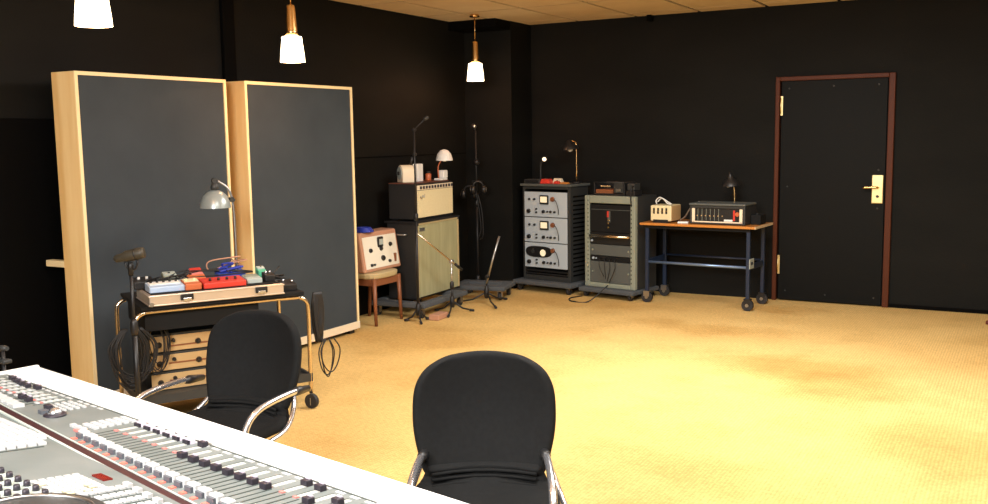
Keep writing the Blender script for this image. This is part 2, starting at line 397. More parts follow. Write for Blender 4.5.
# fader strips
scale, slots, pinks, labels, leds, whites = Bits(), Bits(), Bits(), Bits(), Bits(), Bits()
def fader_cap(u, v, zfn, dark=True, top=None):
    k = MB(); slab(k, u-.013, u+.013, v-.011, v+.011, zfn, .016); o = k.build('fader_cap', M['cap'] if dark else M['lilac'], con, bev=.003)
    if not dark:
        k = MB(); slab(k, u-.013, u+.013, v+.008, v+.017, zfn, .012); k.build('cap_front', M['cap'], o)
    elif top:
        k = MB(); slab(k, u-.008, u+.008, v-.010, v-.003, zfn, .0185); k.build('cap_stripe', M['lilac'], o)
def channel(u, pale, capv, key=True):
    v1 = vs(u)
    slab(scale, u-.006, u+.012, .165, .232, zf, .0015)
    slab(slots, u-.012, u-.007, .16, v1-.07, zf, .001)
    slab(slots, u+.016, u+.0195, .245, v1-.08, zf, .001)
    slab(pinks, u-.006, u+.008, .236, .246, zf, .003)
    slab(labels, u-.017, u+.014, .139, .149, zf, .002)
    if key:
        k = MB(); slab(k, u-.019, u+.017, v1-.062, v1-.040, zf, .020); o = k.build('channel_key', M['key_white'], con, bev=.004)
        k = MB(); slab(k, u-.015, u+.013, v1-.041, v1-.032, zf, .014); k.build('key_front', M['keyfront'], o)
        slab(leds, u-.010, u+.006, v1-.027, v1-.013, zf, .003)
    if capv: fader_cap(u, capv, zf, not pale, True)
low = {1.479,1.537}
for i in range(29):
    u = 1.035 + .0535*i
    if i < 6: channel(u, True, .160)
    elif i == 6: channel(u, False, .152)
    elif i < 15: channel(u, False, .250)
    elif i in (15,16): channel(u, False, .165)
    elif i % 5 == 3: channel(u, False, .20)
    else: channel(u, False, .245 if i%2 else .17)
for i in range(10):
    u = .07 + .052*i
    channel(u, False, {0:None,1:.155,2:.162,3:.170,4:.172,5:.158,6:None,7:.255,8:.258,9:None}[i], key=False)
    slab(whites, u-.018, u+.016, vs(u)-.055, vs(u)-.018, zf, .010)
    for q in range(4): slab(whites, u-.010, u+.010, .182+.022*q, .192+.022*q, zf, .004)
fader_cap(.64, .262, zf)
for i in range(4): 
    slab(labels, .60+.045*i, .625+.045*i, .138, .148, zf, .002)
    for q in range(4): slab(whites, .59+.03*i, .61+.03*i, .165+.022*q, .175+.022*q, zf, .005)
for i in range(3):
    slab(whites, .955-.03*i, .975-.03*i, .30, .315, zf, .009)
for q in range(6):
    for i in range(3): slab(whites, .905+.027*i, .925+.027*i, .145+.024*q, .160+.024*q, zf, .006)
slab(pinks, .95, .985, .318, .330, zf, .006)
# upper deck fields
for i in range(9):
    for j in range(13):
        u, v = .50+.062*i, .395+vs(u if False else .5)*.0+.028*j
        v += .03
        if u > 1.12 - .0*j: continue
        if v > vs(u)+.04 and (v < .66): slab(whites, u, u+.052, v, v+.023, zu, .008)
slab(slots, 1.06, 1.07, .47, .63, zu, .001)
wf = MB(); slab(wf, .95, 1.545, .655, .90, zu, .003); wf.build('knob_field', M['panel_lt'], con)
n = 0
for j in range(6):
    for i in range(12):
        u = .985+.048*i+(.02 if j%2 else 0); v = .668+.032*j
        if u > 1.53: continue
        n += 1
        MB().lathe([(.009,-.002),(.008,.012),(.005,.014)], (u,-v,zu(v)+.003), n=8).build('rotary_knob', M['cap'] if j != 4 else M['keyfront'], con)
ws = Bits()
for i in range(9):
    for j in range(6):
        u = 1.385+.021*i; v = .53+.021*j
        slab(ws, u, u+.015, v, v+.014, zu, .005)
ws.build('small_button', M['key_white'], con)
yb = Bits()
for (i,j) in ((5,1),(6,1),(7,2),(6,4),(7,4),(2,5)): yb.hexa([(1.385+.021*i,-.544-.021*j,zu(.54+.021*j)),(1.40+.021*i,-.544-.021*j,zu(.54+.021*j)),(1.40+.021*i,-.53-.021*j,zu(.54+.021*j)),(1.385+.021*i,-.53-.021*j,zu(.54+.021*j)),(1.385+.021*i,-.544-.021*j,zu(.54+.021*j)+.007),(1.40+.021*i,-.544-.021*j,zu(.54+.021*j)+.007),(1.40+.021*i,-.53-.021*j,zu(.53+.021*j)+.007),(1.385+.021*i,-.53-.021*j,zu(.53+.021*j)+.007)])
yb.build('yellow_button', M['khaki'], con)
k = MB(); slab(k, 1.415, 1.475, .484, .508, zu, .004); k.build('red_display', M['redwin'], con)
uf, us = Bits(), Bits()
for i in range(19):
    u = 1.55+.052*i
    for q in range(7):
        slab(us, u-.013, u+.013, vs(u)+.055+.019*q, vs(u)+.068+.019*q, zu, .004 if q else .010)
    slab(uf, u-.021, u-.018, vs(u)+.06, vs(u)+.20, zu, .001)
    slab(slots, u+.02, u+.023, vs(u)+.06, vs(u)+.20, zu, .001)
us.build('upper_button', M['key_white'], con); uf.build('upper_slot', M['slot'], con)
scale.build('fader_scale', M['scale'], con); slots.build('fader_slot', M['slot'], con); pinks.build('pink_button', M['pink'], con)
labels.build('label_strip', M['key_white'], con); leds.build('red_light', M['led'], con); whites.build('white_button', M['key_white'], con)
MB().lathe([(.034,-.002),(.034,.006),(.026,.009)], (.735,-.285,zf(.285)), n=20).build('trackball_ring', M['cap'], con)
MB().lathe([(.001,.020),(.012,.018),(.020,.010),(.023,0)][::-1], (.735,-.285,zf(.285)+.006), n=16).build('trackball', M['chrome'], con)
k = MB(); slab(k, .672,.70,.285,.31,zf,.012); k.build('selector_key', M['keyfront'], con)
# round dark jog panel among the nearest buttons
k = MB(); k.lathe([(.15,-.01),(.15,.012),(.142,.018),(.001,.018)], (1.66,-.755,zu(.74)), (0,.12,1), 40); k.build('jog_panel', M['darkgrey'], con)
k = MB(); k.tube([(1.66+.118*math.cos(a),-.755+.118*math.sin(a),zu(.74)+.019-.12*.118*math.sin(a)) for a in [2*PI*q/36 for q in range(37)]], .005, 6); k.build('jog_ring', M['steel'], con)
# headset lying at the far end of the console
t = thing('small_microphone', 'small dark clip microphone on a stub, standing beyond the far corner of the console', 'microphone', (-3.56,2.32,0), 0)
MB().lathe([(.10,0),(.10,.012),(.03,.03)], n=20).build('base', M['darkgrey'], t)
MB().cyl((0,0,.02),(0,0,.80),.008,8).build('pole', M['black'], t)
MB().tube([(-.05,.0,.80),(.0,0,.806),(.03,0,.808)], [.011,.013,.009], 10).build('microphone_head', M['darkgrey'], t)
MB().box(-.05,.03,-.02,.02,.745,.762).build('clip', M['darkgrey'], t, bev=.005)

# ------------------------------------------------------------------ steel tube table with casters
DO = Vector((-4.245,3.54,0)); DR = math.radians(60)
E1 = Vector((.5,.866,0)); E2 = Vector((-.866,.5,0))
def dw(a, b_, z=0.): return tuple(DO + E1*a + E2*b_ + Vector((0,0,z)))
t = thing('tube_table', 'bent steel-tube table on casters with black top holding the open effects case', 'table', DO, DR)
W, D_, zt = .99, .56, .685
for y, nm in ((0,'front_frame'),(D_,'rear_frame')):
    p = smooth_path([(0,y,.09),(0,y,.3),(0,y,.60),(.012,y,.655),(.05,y,zt-.005),(.10,y,zt),(.5,y,zt),(W-.10,y,zt),(W-.05,y,zt-.005),(W-.012,y,.655),(W,y,.60),(W,y,.3),(W,y,.09)],4)
    MB().tube(p, .0125, 10).build(nm, M['tube'], t)
    for x in (0,W):
        c = MB().cyl((x,y,.055),(x,y,.10),.010,8).box(x-.016,x-.012,y-.02,y+.02,.02,.065).box(x+.012,x+.016,y-.02,y+.02,.02,.065).build('caster', M['steel'], t)
        MB().cyl((x-.014,y-.018,.044),(x+.010,y-.004,.044),.044,18).build('wheel', M['rubber'], c)
MB().box(.03,W-.03,-.03,D_+.02,zt+.012,zt+.034).build('table_top', M['matte'], t, bev=.003)
MB().box(.0,W,.0,D_,.175,.195).build('lower_shelf', M['darkgrey'], t, bev=.003)
MB().box(-.01,W+.01,-.012,.0,.165,.215).box(.0,.012,0,D_,.165,.215).box(W-.012,W,0,D_,.165,.215).build('shelf_rim', M['darkgrey'], t)
MB().box(.06,.70,.03,D_-.03,.57,.672).build('under_tray', M['matte'], t, bev=.003)
# three tan units on the lower shelf
specs = [(.196,.305,'lowest of the three tan rack units on the lower shelf of the tube table'),(.307,.415,'middle of the three tan rack units on the lower shelf of the tube table'),(.417,.525,'topmost of the three tan rack units, just under the black tray of the tube table')]
for i,(z0,z1,lb) in enumerate(specs):
    q = thing('rack_unit', lb, 'audio unit', dw(.10,.15,z0+.001), DR, 'tan units under the tube table')
    h = z1-z0-.003
    MB().box(0,.56,.006,.36,0,h).build('housing', M['darkgrey'], q)
    MB().box(.0,.56,0,.006,.004,h-.012).build('front_panel', M['tan'], q, bev=.001)
    MB().box(.10,.56,-.004,.0,.05-.02*i*.5,.058-.02*i*.5).build('groove', M['chairwood'], q)
    for k, x in enumerate((.05,.13,.27,.40)):
        MB().lathe([(.012 if k%2 else .018,0),(.009,.02)], (x,0,h*.62 if k%2 else h*.42), (0,-1,0), 12).build('knob', M['black'], q)
# aluminium case with effect pedals
q = thing('pedal_case', 'open aluminium flight case full of effect pedals, on the tube table', 'case', dw(.075,-.05,zt+.0345), DR)
CW, CD = .755, .36
MB().box(0,CW,0,CD,0,.062).build('case_body', M['case'], q, bev=.006)
MB().box(.015,CW-.015,.015,CD-.015,.0625,.066).build('case_lining', M['matte'], q)
b = MB()
for z in (.002,.052): b.box(-.004,CW+.004,-.004,CD+.004,z,z+.007)
b.build('case_edging', M['case'], q, bev=.002)
for x in (.20,.62):
    l = MB().box(x-.035,x+.035,-.012,-.004,.022,.056).build('latch', M['black'], q, bev=.003)
    MB().box(x-.022,x+.022,-.018,-.012,.018,.036).build('latch_plate', M['chrome'], l, bev=.002)
MB().lathe([(.012,0),(.012,.006)], (.012,-.002,.012),(0,-1,0),10).build('corner_cap', M['steel'], q)
ztop = zt+.0345+.0665
def pedal(nm, lb, a, b_, w, d_, h, body, top=None, knobs=(), km='black', cat='effect pedal', z=ztop, rz=0):
    q = thing(nm, lb, cat, dw(a,b_,z), DR+rz, 'effect pedals on the flight case')
    MB().hexa([(-w/2,-d_/2,0),(w/2,-d_/2,0),(w/2,d_/2,0),(-w/2,d_/2,0),(-w/2,-d_/2,h*.7),(w/2,-d_/2,h*.7),(w/2,d_/2,h),(-w/2,d_/2,h)]).build('housing', M[body], q, bev=.004)
    if top: MB().hexa([(-w*.44,-d_*.1,h*.7),(w*.44,-d_*.1,h*.7),(w*.44,d_*.42,h*.9),(-w*.44,d_*.42,h*.9),(-w*.44,-d_*.1,h*.90),(w*.44,-d_*.1,h*.90),(w*.44,d_*.42,h*1.04),(-w*.44,d_*.42,h*1.04)]).build('top_plate', M[top], q)
    for x, y in knobs: MB().lathe([(.008,0),(.007,.014)], (x*w,y*d_,h*.85),n=10).build('knob', M[km], q)
    return q
pedal('effect_pedal','wide pale blue pedal with a row of dark knobs at the left case end',.185,.07,.19,.13,.045,'skyblue','white',[(-.36,.25),(-.18,.25),(0,.25),(.18,.25),(.36,.25)])
pedal('effect_pedal','small white pedal next to the pale blue one on the case',.31,.17,.04,.06,.050,'white',None,[(0,.2)])
pedal('effect_pedal','brown two-knob pedal between the blue pedal and the red one',.325,.05,.09,.12,.05,'rust','khaki',[(-.25,.2),(.25,.2)],'khaki')
pedal('effect_pedal','dark pedal with brown trim beside the salmon pink box',.33,.25,.06,.09,.045,'chairwood','black',[(0,.2)])
pedal('effect_pedal','narrow black pedal at the back left of the case',.10,.24,.11,.09,.06,'black',None,[(-.2,0),(.2,0)],'white')
pedal('effect_pedal','grey pedal with silver top behind the brown pedal',.25,.24,.08,.09,.075,'rackgrey','panel_lt',[(0,.2)])
pedal('effect_pedal','large bright red flat pedal with small black knobs in mid case',.50,.05,.24,.14,.045,'red',None,[(-.3,-.1),(-.1,-.1),(.1,-.1),(.3,-.1)])
pedal('effect_pedal','salmon pink little box raised behind the bright red pedal',.40,.24,.07,.08,.085,'pink','red')
pedal('effect_pedal','orange-brown pedal under the salmon box',.385,.17,.10,.05,.06,'rust')
pedal('effect_pedal','blue pedal heaped with patch cables behind the red pedal',.60,.24,.16,.10,.065,'blue',None,[(-.2,0),(.2,0)],'white')
pedal('effect_pedal','grey rounded pedal on a black foot right of the red pedal',.685,.09,.09,.12,.04,'panel_lt','rackgrey')
pedal('effect_pedal','green little pedal near the right end of the case',.775,.20,.05,.07,.07,'green','panel_lt')
pedal('effect_pedal','black pedal with silver knobs at the right end of the case',.785,.09,.06,.08,.05,'black',None,[(-.2,.2),(.2,.2)],'chrome')
pedal('power_box','square black power supply box on the table beyond the right end of the case',.90,.10,.085,.12,.055,'black',None,[(-.2,.2),(.25,-.2)],'chrome',cat='box',z=zt+.0345)
def squiggle(a0,a1,b0,b1,z0,z1,n):
    return smooth_path([dw(random.uniform(a0,a1),random.uniform(b0,b1),random.uniform(z0,z1)) for _ in range(n)],6)
for k,(c,lb) in enumerate([('bluecable','tangled bright blue patch cable on top of the blue pedal'),('case_pink','thin tan patch cable looping above the blue pedal'),('cable','black patch cable twisting over the pedals at the back of the case')]):
    a = [(.52,.70,.20,.30,ztop+.05,ztop+.10,14),(.45,.74,.20,.34,ztop+.06,ztop+.14,9),(.10,.80,.14,.28,ztop+.03,ztop+.08,16)][k]
    tag(MB().tube(squiggle(*a), .006 if k==0 else .004, 6).build('patch_cable', M[c]), lb, 'cable', 'patch cables on the case')
tag(MB().tube(squiggle(.76,.94,.10,.26,ztop+.0,ztop+.075,12), .004, 6).build('patch_cable', M['cable']), 'dark cable knotted round the green pedal at the right end', 'cable', 'patch cables on the case')
# hanging looms
def loom(name, lb, cx, cy, zt_, zb, wid, n, r=.0045):
    b = MB()
    for k in range(n):
        f = random.uniform(.75,1); ph = random.uniform(-.3,.3)
        a0 = cx + random.uniform(-.015,.015); w = wid*random.uniform(.5,1)
        pts = [(a0-w*.25,cy,zt_),(a0-w*.7,cy+.015*ph,zt_-(zt_-zb)*.35*f),(a0-w*.5,cy+.03*ph,zt_-(zt_-zb)*.8*f),(a0,cy+.02*ph,zt_-(zt_-zb)*f),(a0+w*.5,cy-.02*ph,zt_-(zt_-zb)*.8*f),(a0+w*.7,cy,zt_-(zt_-zb)*.35*f),(a0+w*.25,cy,zt_)]
        b.tube([dw(*p) for p in smooth_path(pts,5)], r, 6)
    return tag(b.build(name, M['cable']), lb, 'cable')
loom('cable_coil','coiled black cables hanging beside the microphone stand at the left end of the tube table',-.02,.03,.60,.25,.18,15)
loom('cable_coil','thin black cables looping down in front of the tan units',.13,.10,.60,.30,.12,6,.003)
loom('cable_coil','thick black cable bundle hanging off the right end of the tube table',1.08,.08,.69,.38,.035,22,.008)
loom('cable_coil','loose black cable loop dangling below the thick bundle, near the caster',1.13,.06,.40,.16,.10,3,.004)
# grey anglepoise on the table
q = thing('desk_lamp', 'grey hammered-metal desk lamp standing at the back of the tube table', 'lamp', dw(.70,.45,zt+.0345), DR)
MB().lathe([(.05,0),(.05,.012),(.012,.02),(.012,.05)], n=18).build('base', M['steel'], q)
MB().tube(smooth_path([(0,0,.03),(0,0,.30),(-.005,0,.50),(-.03,0,.60),(-.10,0,.655)],5), .0075, 8).build('arm', M['steel'], q)
MB().lathe([(.016,-.02),(.016,.02)], (-.012,0,.535),(0,1,0),12).build('joint', M['darkgrey'], q)
MB().lathe([(.022,.035),(.026,.05),(.018,.075),(.008,.08)], (-.115,-.01,.565), n=16).lathe([(.017,-.016),(.017,.016)],(-.115,-.01,.655),(0,1,0),12).build('neck', M['darkgrey'], q)
MB().lathe([(.092,-.065),(.090,-.05),(.086,-.03),(.070,.008),(.045,.032),(.020,.042)], (-.115,-.01,.555), n=28, capb=False).lathe([(.088,-.064),(.082,-.03),(.066,.004),(.04,.026)], (-.115,-.01,.555), n=28, capb=False).build('lamp_shade', M['greylamp'], q)
MB().lathe([(.005,-.03),(.028,-.02),(.030,0),(.018,.02)], (-.115,-.01,.54), n=14).build('bulb', M['white'], q)

# ------------------------------------------------------------------ microphone stands
def tripod(t, r, h=.10, n=3, a0=0., m='black', top=.32):
    for k in range(n):
        a = a0+2*PI*k/n; c, s = math.cos(a), math.sin(a)
        l = MB().tube([(c*.015,s*.015,h+.03),(c*r*.5,s*r*.5,h*.55),(c*r,s*r,.016)], [.009,.008,.008], 8).build('leg', M[m], t)
        MB().tube([(c*(r-.03),s*(r-.03),.021),(c*(r+.012),s*(r+.012),.013)], [.012,.012], 8).build('rubber_foot', M['rubber'], l)
    MB().lathe([(.020,h-.02),(.026,h+.02),(.022,h+.07),(.014,h+.09)], n=14).build('collar', M['black'], t)
t = thing('microphone_stand', 'black microphone stand with a large dark microphone, left of the tube table', 'microphone stand', (-4.105,3.42,0), 0)
tripod(t, .22, .12, a0=1.4)
MB().cyl((0,0,.15),(0,0,.62),.014,12).build('lower_pole', M['black'], t)
MB().cyl((0,0,.60),(0,0,.93),.009,12).build('upper_pole', M['black'], t)
MB().lathe([(.016,.60),(.020,.62),(.020,.67),(.012,.69)], n=14).build('clutch', M['black'], t)
MB().tube([(0,0,.92),(0,0,.97),(.0,0,.99)], [.013,.016,.012], 10).tube(smooth_path([(-.025,-.015,.99),(-.01,-.005,.955),(.022,.012,.955),(.035,.02,1.0)],4),.006,6).build('microphone_clip', M['black'], t)
t = thing('microphone', 'olive-black barrel microphone pointing left on top of the stand by the tube table', 'microphone', (-4.105,3.42,1.025), math.radians(30))
MB().lathe([(.010,-.085),(.020,-.075),(.022,-.045),(.026,-.03),(.030,-.02),(.031,.06),(.028,.075),(.010,.078)], (0,0,0), (1,0,.22), 18).build('barrel', M['micgreen'], t)
MB().lathe([(.0315,.028),(.0315,.035)], (0,0,0), (1,0,.22), 18).build('ring', M['black'], t)

def stand(lb, loc, h, r, a0, group='black microphone stands by the amplifiers', m='black'):
    t = thing('microphone_stand', lb, 'microphone stand', loc, 0, group)
    tripod(t, r, .08, a0=a0)
    MB().cyl((0,0,.11),(0,0,h*.55),.0125,10).build('lower_pole', M['black'], t)
    MB().cyl((0,0,h*.53),(0,0,h),.008,10).build('upper_pole', M[m], t)
    MB().lathe([(.014,-.03),(.019,-.01),(.019,.03),(.012,.04)], (0,0,h*.55), n=12).build('clutch', M['black'], t)
    return t
t = stand('tall thin microphone stand rising in front of the left edge of the amplifier stack', (-4.66,6.93,0), 1.68, .12, 1.3)
MB().tube([(0,0,1.68),(.03,.02,1.715),(.075,.048,1.765)], .006, 8).build('boom', M['black'], t)
MB().lathe([(.012,-.02),(.018,0),(.012,.02)], (0,0,1.68), (0,1,0), 12).build('boom_joint', M['black'], t)
MB().lathe([(.012,-.02),(.018,0),(.012,.02)], (0,0,1.47), (0,1,0), 12).tube([(-.02,-.01,1.45),(-.03,-.02,1.38)],.012,8).build('side_clamp', M['black'], t)
MB().lathe([(.010,-.02),(.016,-.01),(.016,.02),(.008,.03)], (.085,.055,1.775), (1,.6,.6), 12).build('microphone_head', M['darkgrey'], t)
t = stand('short silver-poled boom stand directly in front of the olive speaker cabinet', (-4.60,7.40,0), .47, .20, -1.2, m='chrome')
MB().tube([(-.07,-.45,.785),(0,0,.485),(.018,.12,.41)], [.0075,.0075,.009], 8).build('boom', M['tube'], t)
MB().tube([(.008,.05,.455),(.022,.145,.392)], .014, 8).build('counterweight', M['black'], t)
MB().lathe([(.014,-.022),(.02,0),(.014,.022)], (0,0,.485), (0,1,0), 12).build('boom_joint', M['chrome'], t)
t = stand('tilted empty microphone stand with spread tripod legs, left of the black rack', (-4.56,7.97,0), .26, .28, -.75)
MB().tube([(0,0,.20),(.05,.03,.42),(.11,.07,.66)], .0105, 10).build('tilted_pole', M['steel'], t)
MB().lathe([(.015,-.025),(.021,0),(.015,.025)], (.008,.005,.27), (0,1,0), 12).build('boom_joint', M['black'], t)
t = stand('tallest black microphone stand against the corner column, hung with headphones', (-5.045,8.64,0), 1.67, .18, .6)
MB().tube([(0,0,1.67),(-.015,.0,1.70)], .006, 8).build('boom', M['black'], t)
MB().lathe([(.012,-.03),(.024,-.02),(.026,.02),(.012,.035)], (-.02,0,1.72), (-.8,.2,.35), 14).build('microphone_head', M['steel'], t)
MB().lathe([(.02,-.03),(.032,-.01),(.032,.015),(.02,.03)], (.01,-.01,1.35), (1,0,.2), 14).build('round_clamp', M['black'], t)
MB().box(-.045,.06,-.02,.02,1.14,1.16).build('cross_hook', M['black'], t)
def headphones(lb, loc, rz):
    t = thing('headphones', lb, 'headphones', loc, rz, 'headphones hung on the corner stand')
    p = [(math.cos(a)*.055,0,math.sin(a)*.065) for a in [PI*k/12 for k in range(13)]]
    MB().tube(p, .009, 8).build('headband', M['black'], t)
    for s in (-1,1):
        e = MB().lathe([(.034,-.024),(.046,-.018),(.048,.014),(.036,.024)], (s*.055,0,-.02), (s,0,0), 16).build('ear_cup', M['black'], t)
        MB().lathe([(.028,.024),(.022,.030)], (s*.055,0,-.02), (s,0,0), 14).build('cup_plate', M['steel'], e)
headphones('black headphones with a bright silver cup, right of the tallest stand', (-4.985,8.57,1.09), math.radians(35))
headphones('black headphones hanging slightly lower left of the tallest stand', (-5.115,8.60,1.04), math.radians(20))
tag(MB().tube(smooth_path([(-5.0,8.55,1.05),(-4.97,8.56,.85),(-4.96,8.57,.66),(-4.99,8.56,.56),(-4.93,8.56,.60),(-4.94,8.56,.85),(-4.98,8.55,1.03)],6),.006,6).build('headphone_cable', M['cable']), 'black cable loop dangling below the headphones on the corner stand', 'cable')

# ------------------------------------------------------------------ dollies
def dolly(lb, loc, rz, w, d_, zt_=.14):
    t = thing('furniture_dolly', lb, 'dolly', loc, rz, 'low dollies under the equipment')
    MB().box(-w/2,w/2,-d_/2,-d_/2+.12,zt_-.045,zt_).box(-w/2,w/2,d_/2-.12,d_/2,zt_-.045,zt_).box(-w/2,-w/2+.1,-d_/2+.12,d_/2-.12,zt_-.045,zt_).box(w/2-.1,w/2,-d_/2+.12,d_/2-.12,zt_-.045,zt_).build('deck', M['carpetgrey'], t, bev=.012)
    for sx in (-1,1):
        for sy in (-1,1):
            x, y = sx*(w/2-.06), sy*(d_/2-.06)
            c = MB().box(x-.03,x+.03,y-.03,y+.03,zt_-.052,zt_-.046).box(x-.022,x-.018,y-.02,y+.02,.03,zt_-.05).box(x+.018,x+.022,y-.02,y+.02,.03,zt_-.05).build('caster', M['steel'], t)
            MB().cyl((x-.014,y,.04),(x+.014,y,.04),.039,16).build('wheel', M['rubber'], c)
    return t
dolly('grey carpeted dolly carrying the olive speaker cabinet', (-4.98,7.44,0), math.radians(3), .58, .84, .14)
dolly('empty grey carpeted dolly between the speaker cabinet and the tilted stand', (-4.80,8.33,0), math.radians(12), .56, .42, .14)
# amplifier cabinet + head
t = thing('speaker_cabinet', 'tall guitar speaker cabinet with olive-beige grille standing on the dolly', 'speaker cabinet', (-5.0,7.57,.141), math.radians(2.5))
MB().box(-.17,.135,-.385,.385,0,.70).build('cabinet_shell', M['tolex'], t, bev=.008)
MB().box(.135,.150,-.365,.365,.02,.685).build('grille', M['olive'], t)
MB().box(.134,.158,-.385,-.367,0,.70).box(.134,.158,.367,.385,0,.70).box(.134,.158,-.367,.367,.685,.70).build('front_rim', M['beige'], t)
MB().box(.150,.156,-.34,-.25,.625,.655).build('badge', M['steel'], t, bev=.002)
b = MB()
for y in (-.385,.385):
    for z in (.0,.68):
        b.box(.10,.162,y-.006 if y<0 else y-.02,y+.02 if y<0 else y+.006,z,z+.022)
b.build('corner_protector', M['black'], t, bev=.003)
MB().tube(smooth_path([(-.05,-.395,.60),(-.04,-.425,.60),(.04,-.425,.60),(.05,-.395,.60)],4),.008,8).build('side_handle', M['steel'], t)
MB().box(-.19,.165,-.40,.40,.7005,.718).build('top_board', M['black'], t, bev=.005)
t = thing('amplifier_head', 'guitar amplifier head with cream grille cloth on top of the speaker cabinet', 'amplifier', (-5.0,7.55,.8600), math.radians(2.5))
MB().box(-.16,.135,-.335,.335,.012,.335).build('amp_shell', M['tolex'], t, bev=.008)
MB().box(.135,.148,-.318,.318,.03,.275).build('grille', M['cream'], t)
MB().box(.128,.150,-.318,.318,.280,.322).build('control_panel', M['cream_trim'], t)
b = MB()
for k in range(12): b.box(.150,.156,-.29+.052*k,-.262+.052*k,.288,.314)
b.build('control_knob', M['cap'], t)
MB().box(-.16,.10,-.335,.335,.3355,.344).build('top_strip', M['redwood'], t, bev=.003)
MB().tube([(.150,-.290+.011*i,.205+.018*math.sin(i*1.7)+.0025*i) for i in range(9)], .0032, 6).build('script_badge', M['steel'], t)
MB().box(-.14,-.10,-.30,.30,0,.013).box(.08,.12,-.30,.30,0,.013).build('foot', M['rubber'], t)
AZ = .8600+.3445
t = thing('desk_lamp', 'small lamp with white dome shade and white block base on the amplifier head', 'lamp', (-4.95,7.80,AZ), 0)
MB().box(-.045,.045,-.055,.055,0,.02).box(-.035,.035,.0,.075,.02,.095).build('base', M['white'], t, bev=.008)
MB().tube(smooth_path([(0,-.035,.02),(0,-.045,.10),(0,-.03,.15),(0,.03,.20)],4), .006, 8).build('arm', M['rust'], t)
MB().lathe([(.082,0),(.080,.02),(.066,.065),(.038,.098),(.008,.108)], (0,.07,.185), n=26, capb=False).lathe([(.078,.002),(.062,.06),(.034,.092)], (0,.07,.185), n=26, capb=False).build('lamp_shade', M['white'], t)
MB().lathe([(.012,.03),(.028,.045),(.02,.08)], (0,.07,.145), n=12).build('bulb', M['white'], t)
t = thing('table_fan', 'pale round-topped little fan heater on the amplifier head', 'fan', (-5.05,7.36,AZ), math.radians(-35))
p = [(math.cos(a)*.075,math.sin(a)*.075) for a in [PI*k/12 for k in range(13)]]
b = MB()
fr = [b.b.verts.new((x,-.06,.085+z)) for x,z in p]+[b.b.verts.new((-.075,-.06,0)),b.b.verts.new((.075,-.06,0))]
bk = [b.b.verts.new((v.co.x,.06,v.co.z)) for v in fr]
b.b.faces.new(fr); b.b.faces.new(bk[::-1])
for i in range(len(fr)): b.b.faces.new([fr[i],fr[(i+1)%len(fr)],bk[(i+1)%len(fr)],bk[i]])
b.build('housing', M['cream_trim'], t, bev=.008)
MB().lathe([(.058,0),(.058,.006)], (0,-.061,.085), (0,-1,0), 22).build('fan_grille', M['panel_lt'], t)
MB().lathe([(.018,0),(.016,.012)], (0,-.067,.085), (0,-1,0), 14).build('hub', M['black'], t)
t = tag(MB().box(-.03,.03,-.045,.045,0,.165).build('white_box', M['white'], None, loc=(-5.03,7.53,AZ), bev=.006), 'upright white box standing beside the little fan on the amplifier head', 'box')
t = thing('small_jar', 'small amber-brown jar between the white box and the dome lamp', 'jar', (-5.02,7.69,AZ))
MB().lathe([(.025,0),(.028,.01),(.028,.06),(.02,.07)], n=16).build('jar_body', M['rust'], t)
MB().lathe([(.022,.07),(.022,.088)], n=16).build('lid', M['black'], t)
tag(MB().tube(smooth_path([(-4.845,7.60,1.33),(-4.83,7.57,1.0)],3),.002,4).build('thin_wire', M['cable']), 'thin wire down the front of the amplifier head', 'cable') if False else None

# wooden chair with instrument on it
t = thing('side_chair', 'low wooden chair with beige seat holding the pale instrument', 'chair', (-5.07,6.80,0), math.radians(90))
# local: -y faces away from wall (towards +x world)
b = MB()
def seatf(a, c):
    return None
n = 24; ring_t = []; ring_b = []
for k in range(n):
    a = 2*PI*k/n; x = .215*math.copysign(abs(math.cos(a))**.55, math.cos(a)); y = .205*math.copysign(abs(math.sin(a))**.6, math.sin(a))
    ring_t.append(b.b.verts.new((x,y,.455))); ring_b.append(b.b.verts.new((x*.96,y*.96,.405)))
b.b.faces.new(ring_t); b.b.faces.new(ring_b[::-1])
for k in range(n): b.b.faces.new([ring_t[k],ring_t[(k+1)%n],ring_b[(k+1)%n],ring_b[k]])
b.build('seat', M['beige'], t, bev=.012)
for sx in (-1,1):
    MB().tube([(sx*.18,-.17,.41),(sx*.19,-.185,.0)], [.020,.014], 10).build('leg', M['chairwood'], t)
    MB().tube([(sx*.17,.13,.41),(sx*.18,.16,.0)], [.020,.014], 10).build('leg', M['chairwood'], t)
MB().box(-.17,.17,-.175,-.155,.345,.405).box(-.17,.17,.14,.16,.345,.405).box(-.18,-.16,-.16,.15,.345,.405).box(.16,.18,-.16,.15,.345,.405).build('apron', M['chairwood'], t)
t = thing('vintage_instrument', 'pale-faced valve instrument in a pinkish wooden case, sitting on the chair', 'audio unit', (-5.07,6.86,.4565), math.radians(90))
K = Matrix.Rotation(math.radians(-12),4,'X')
MB().hexa([(-.275,-.10,0),(.275,-.10,0),(.275,.12,0),(-.275,.12,0),(-.275,-.045,.345),(.275,-.045,.345),(.275,.12,.345),(-.275,.12,.345)]).build('wooden_case', M['case_pink'], t, bev=.015)
def fp(x, z, out=0): return (x, -.10+.055*z/.345-.004-out, z)
b = MB().hexa([fp(-.245,.03),fp(.245,.03),(.245,-.06,.03),(-.245,-.06,.03),fp(-.245,.305),fp(.245,.305),(.245,-.04,.305),(-.245,-.04,.305)]); b.build('faceplate', M['faceplate'], t)
MB().box(-.04,.04,-.078,-.06,.20,.295).build('meter', M['black'], t, bev=.012)
MB().box(-.025,.025,-.083,-.078,.225,.275).build('meter_face', M['panel_lt'], t)
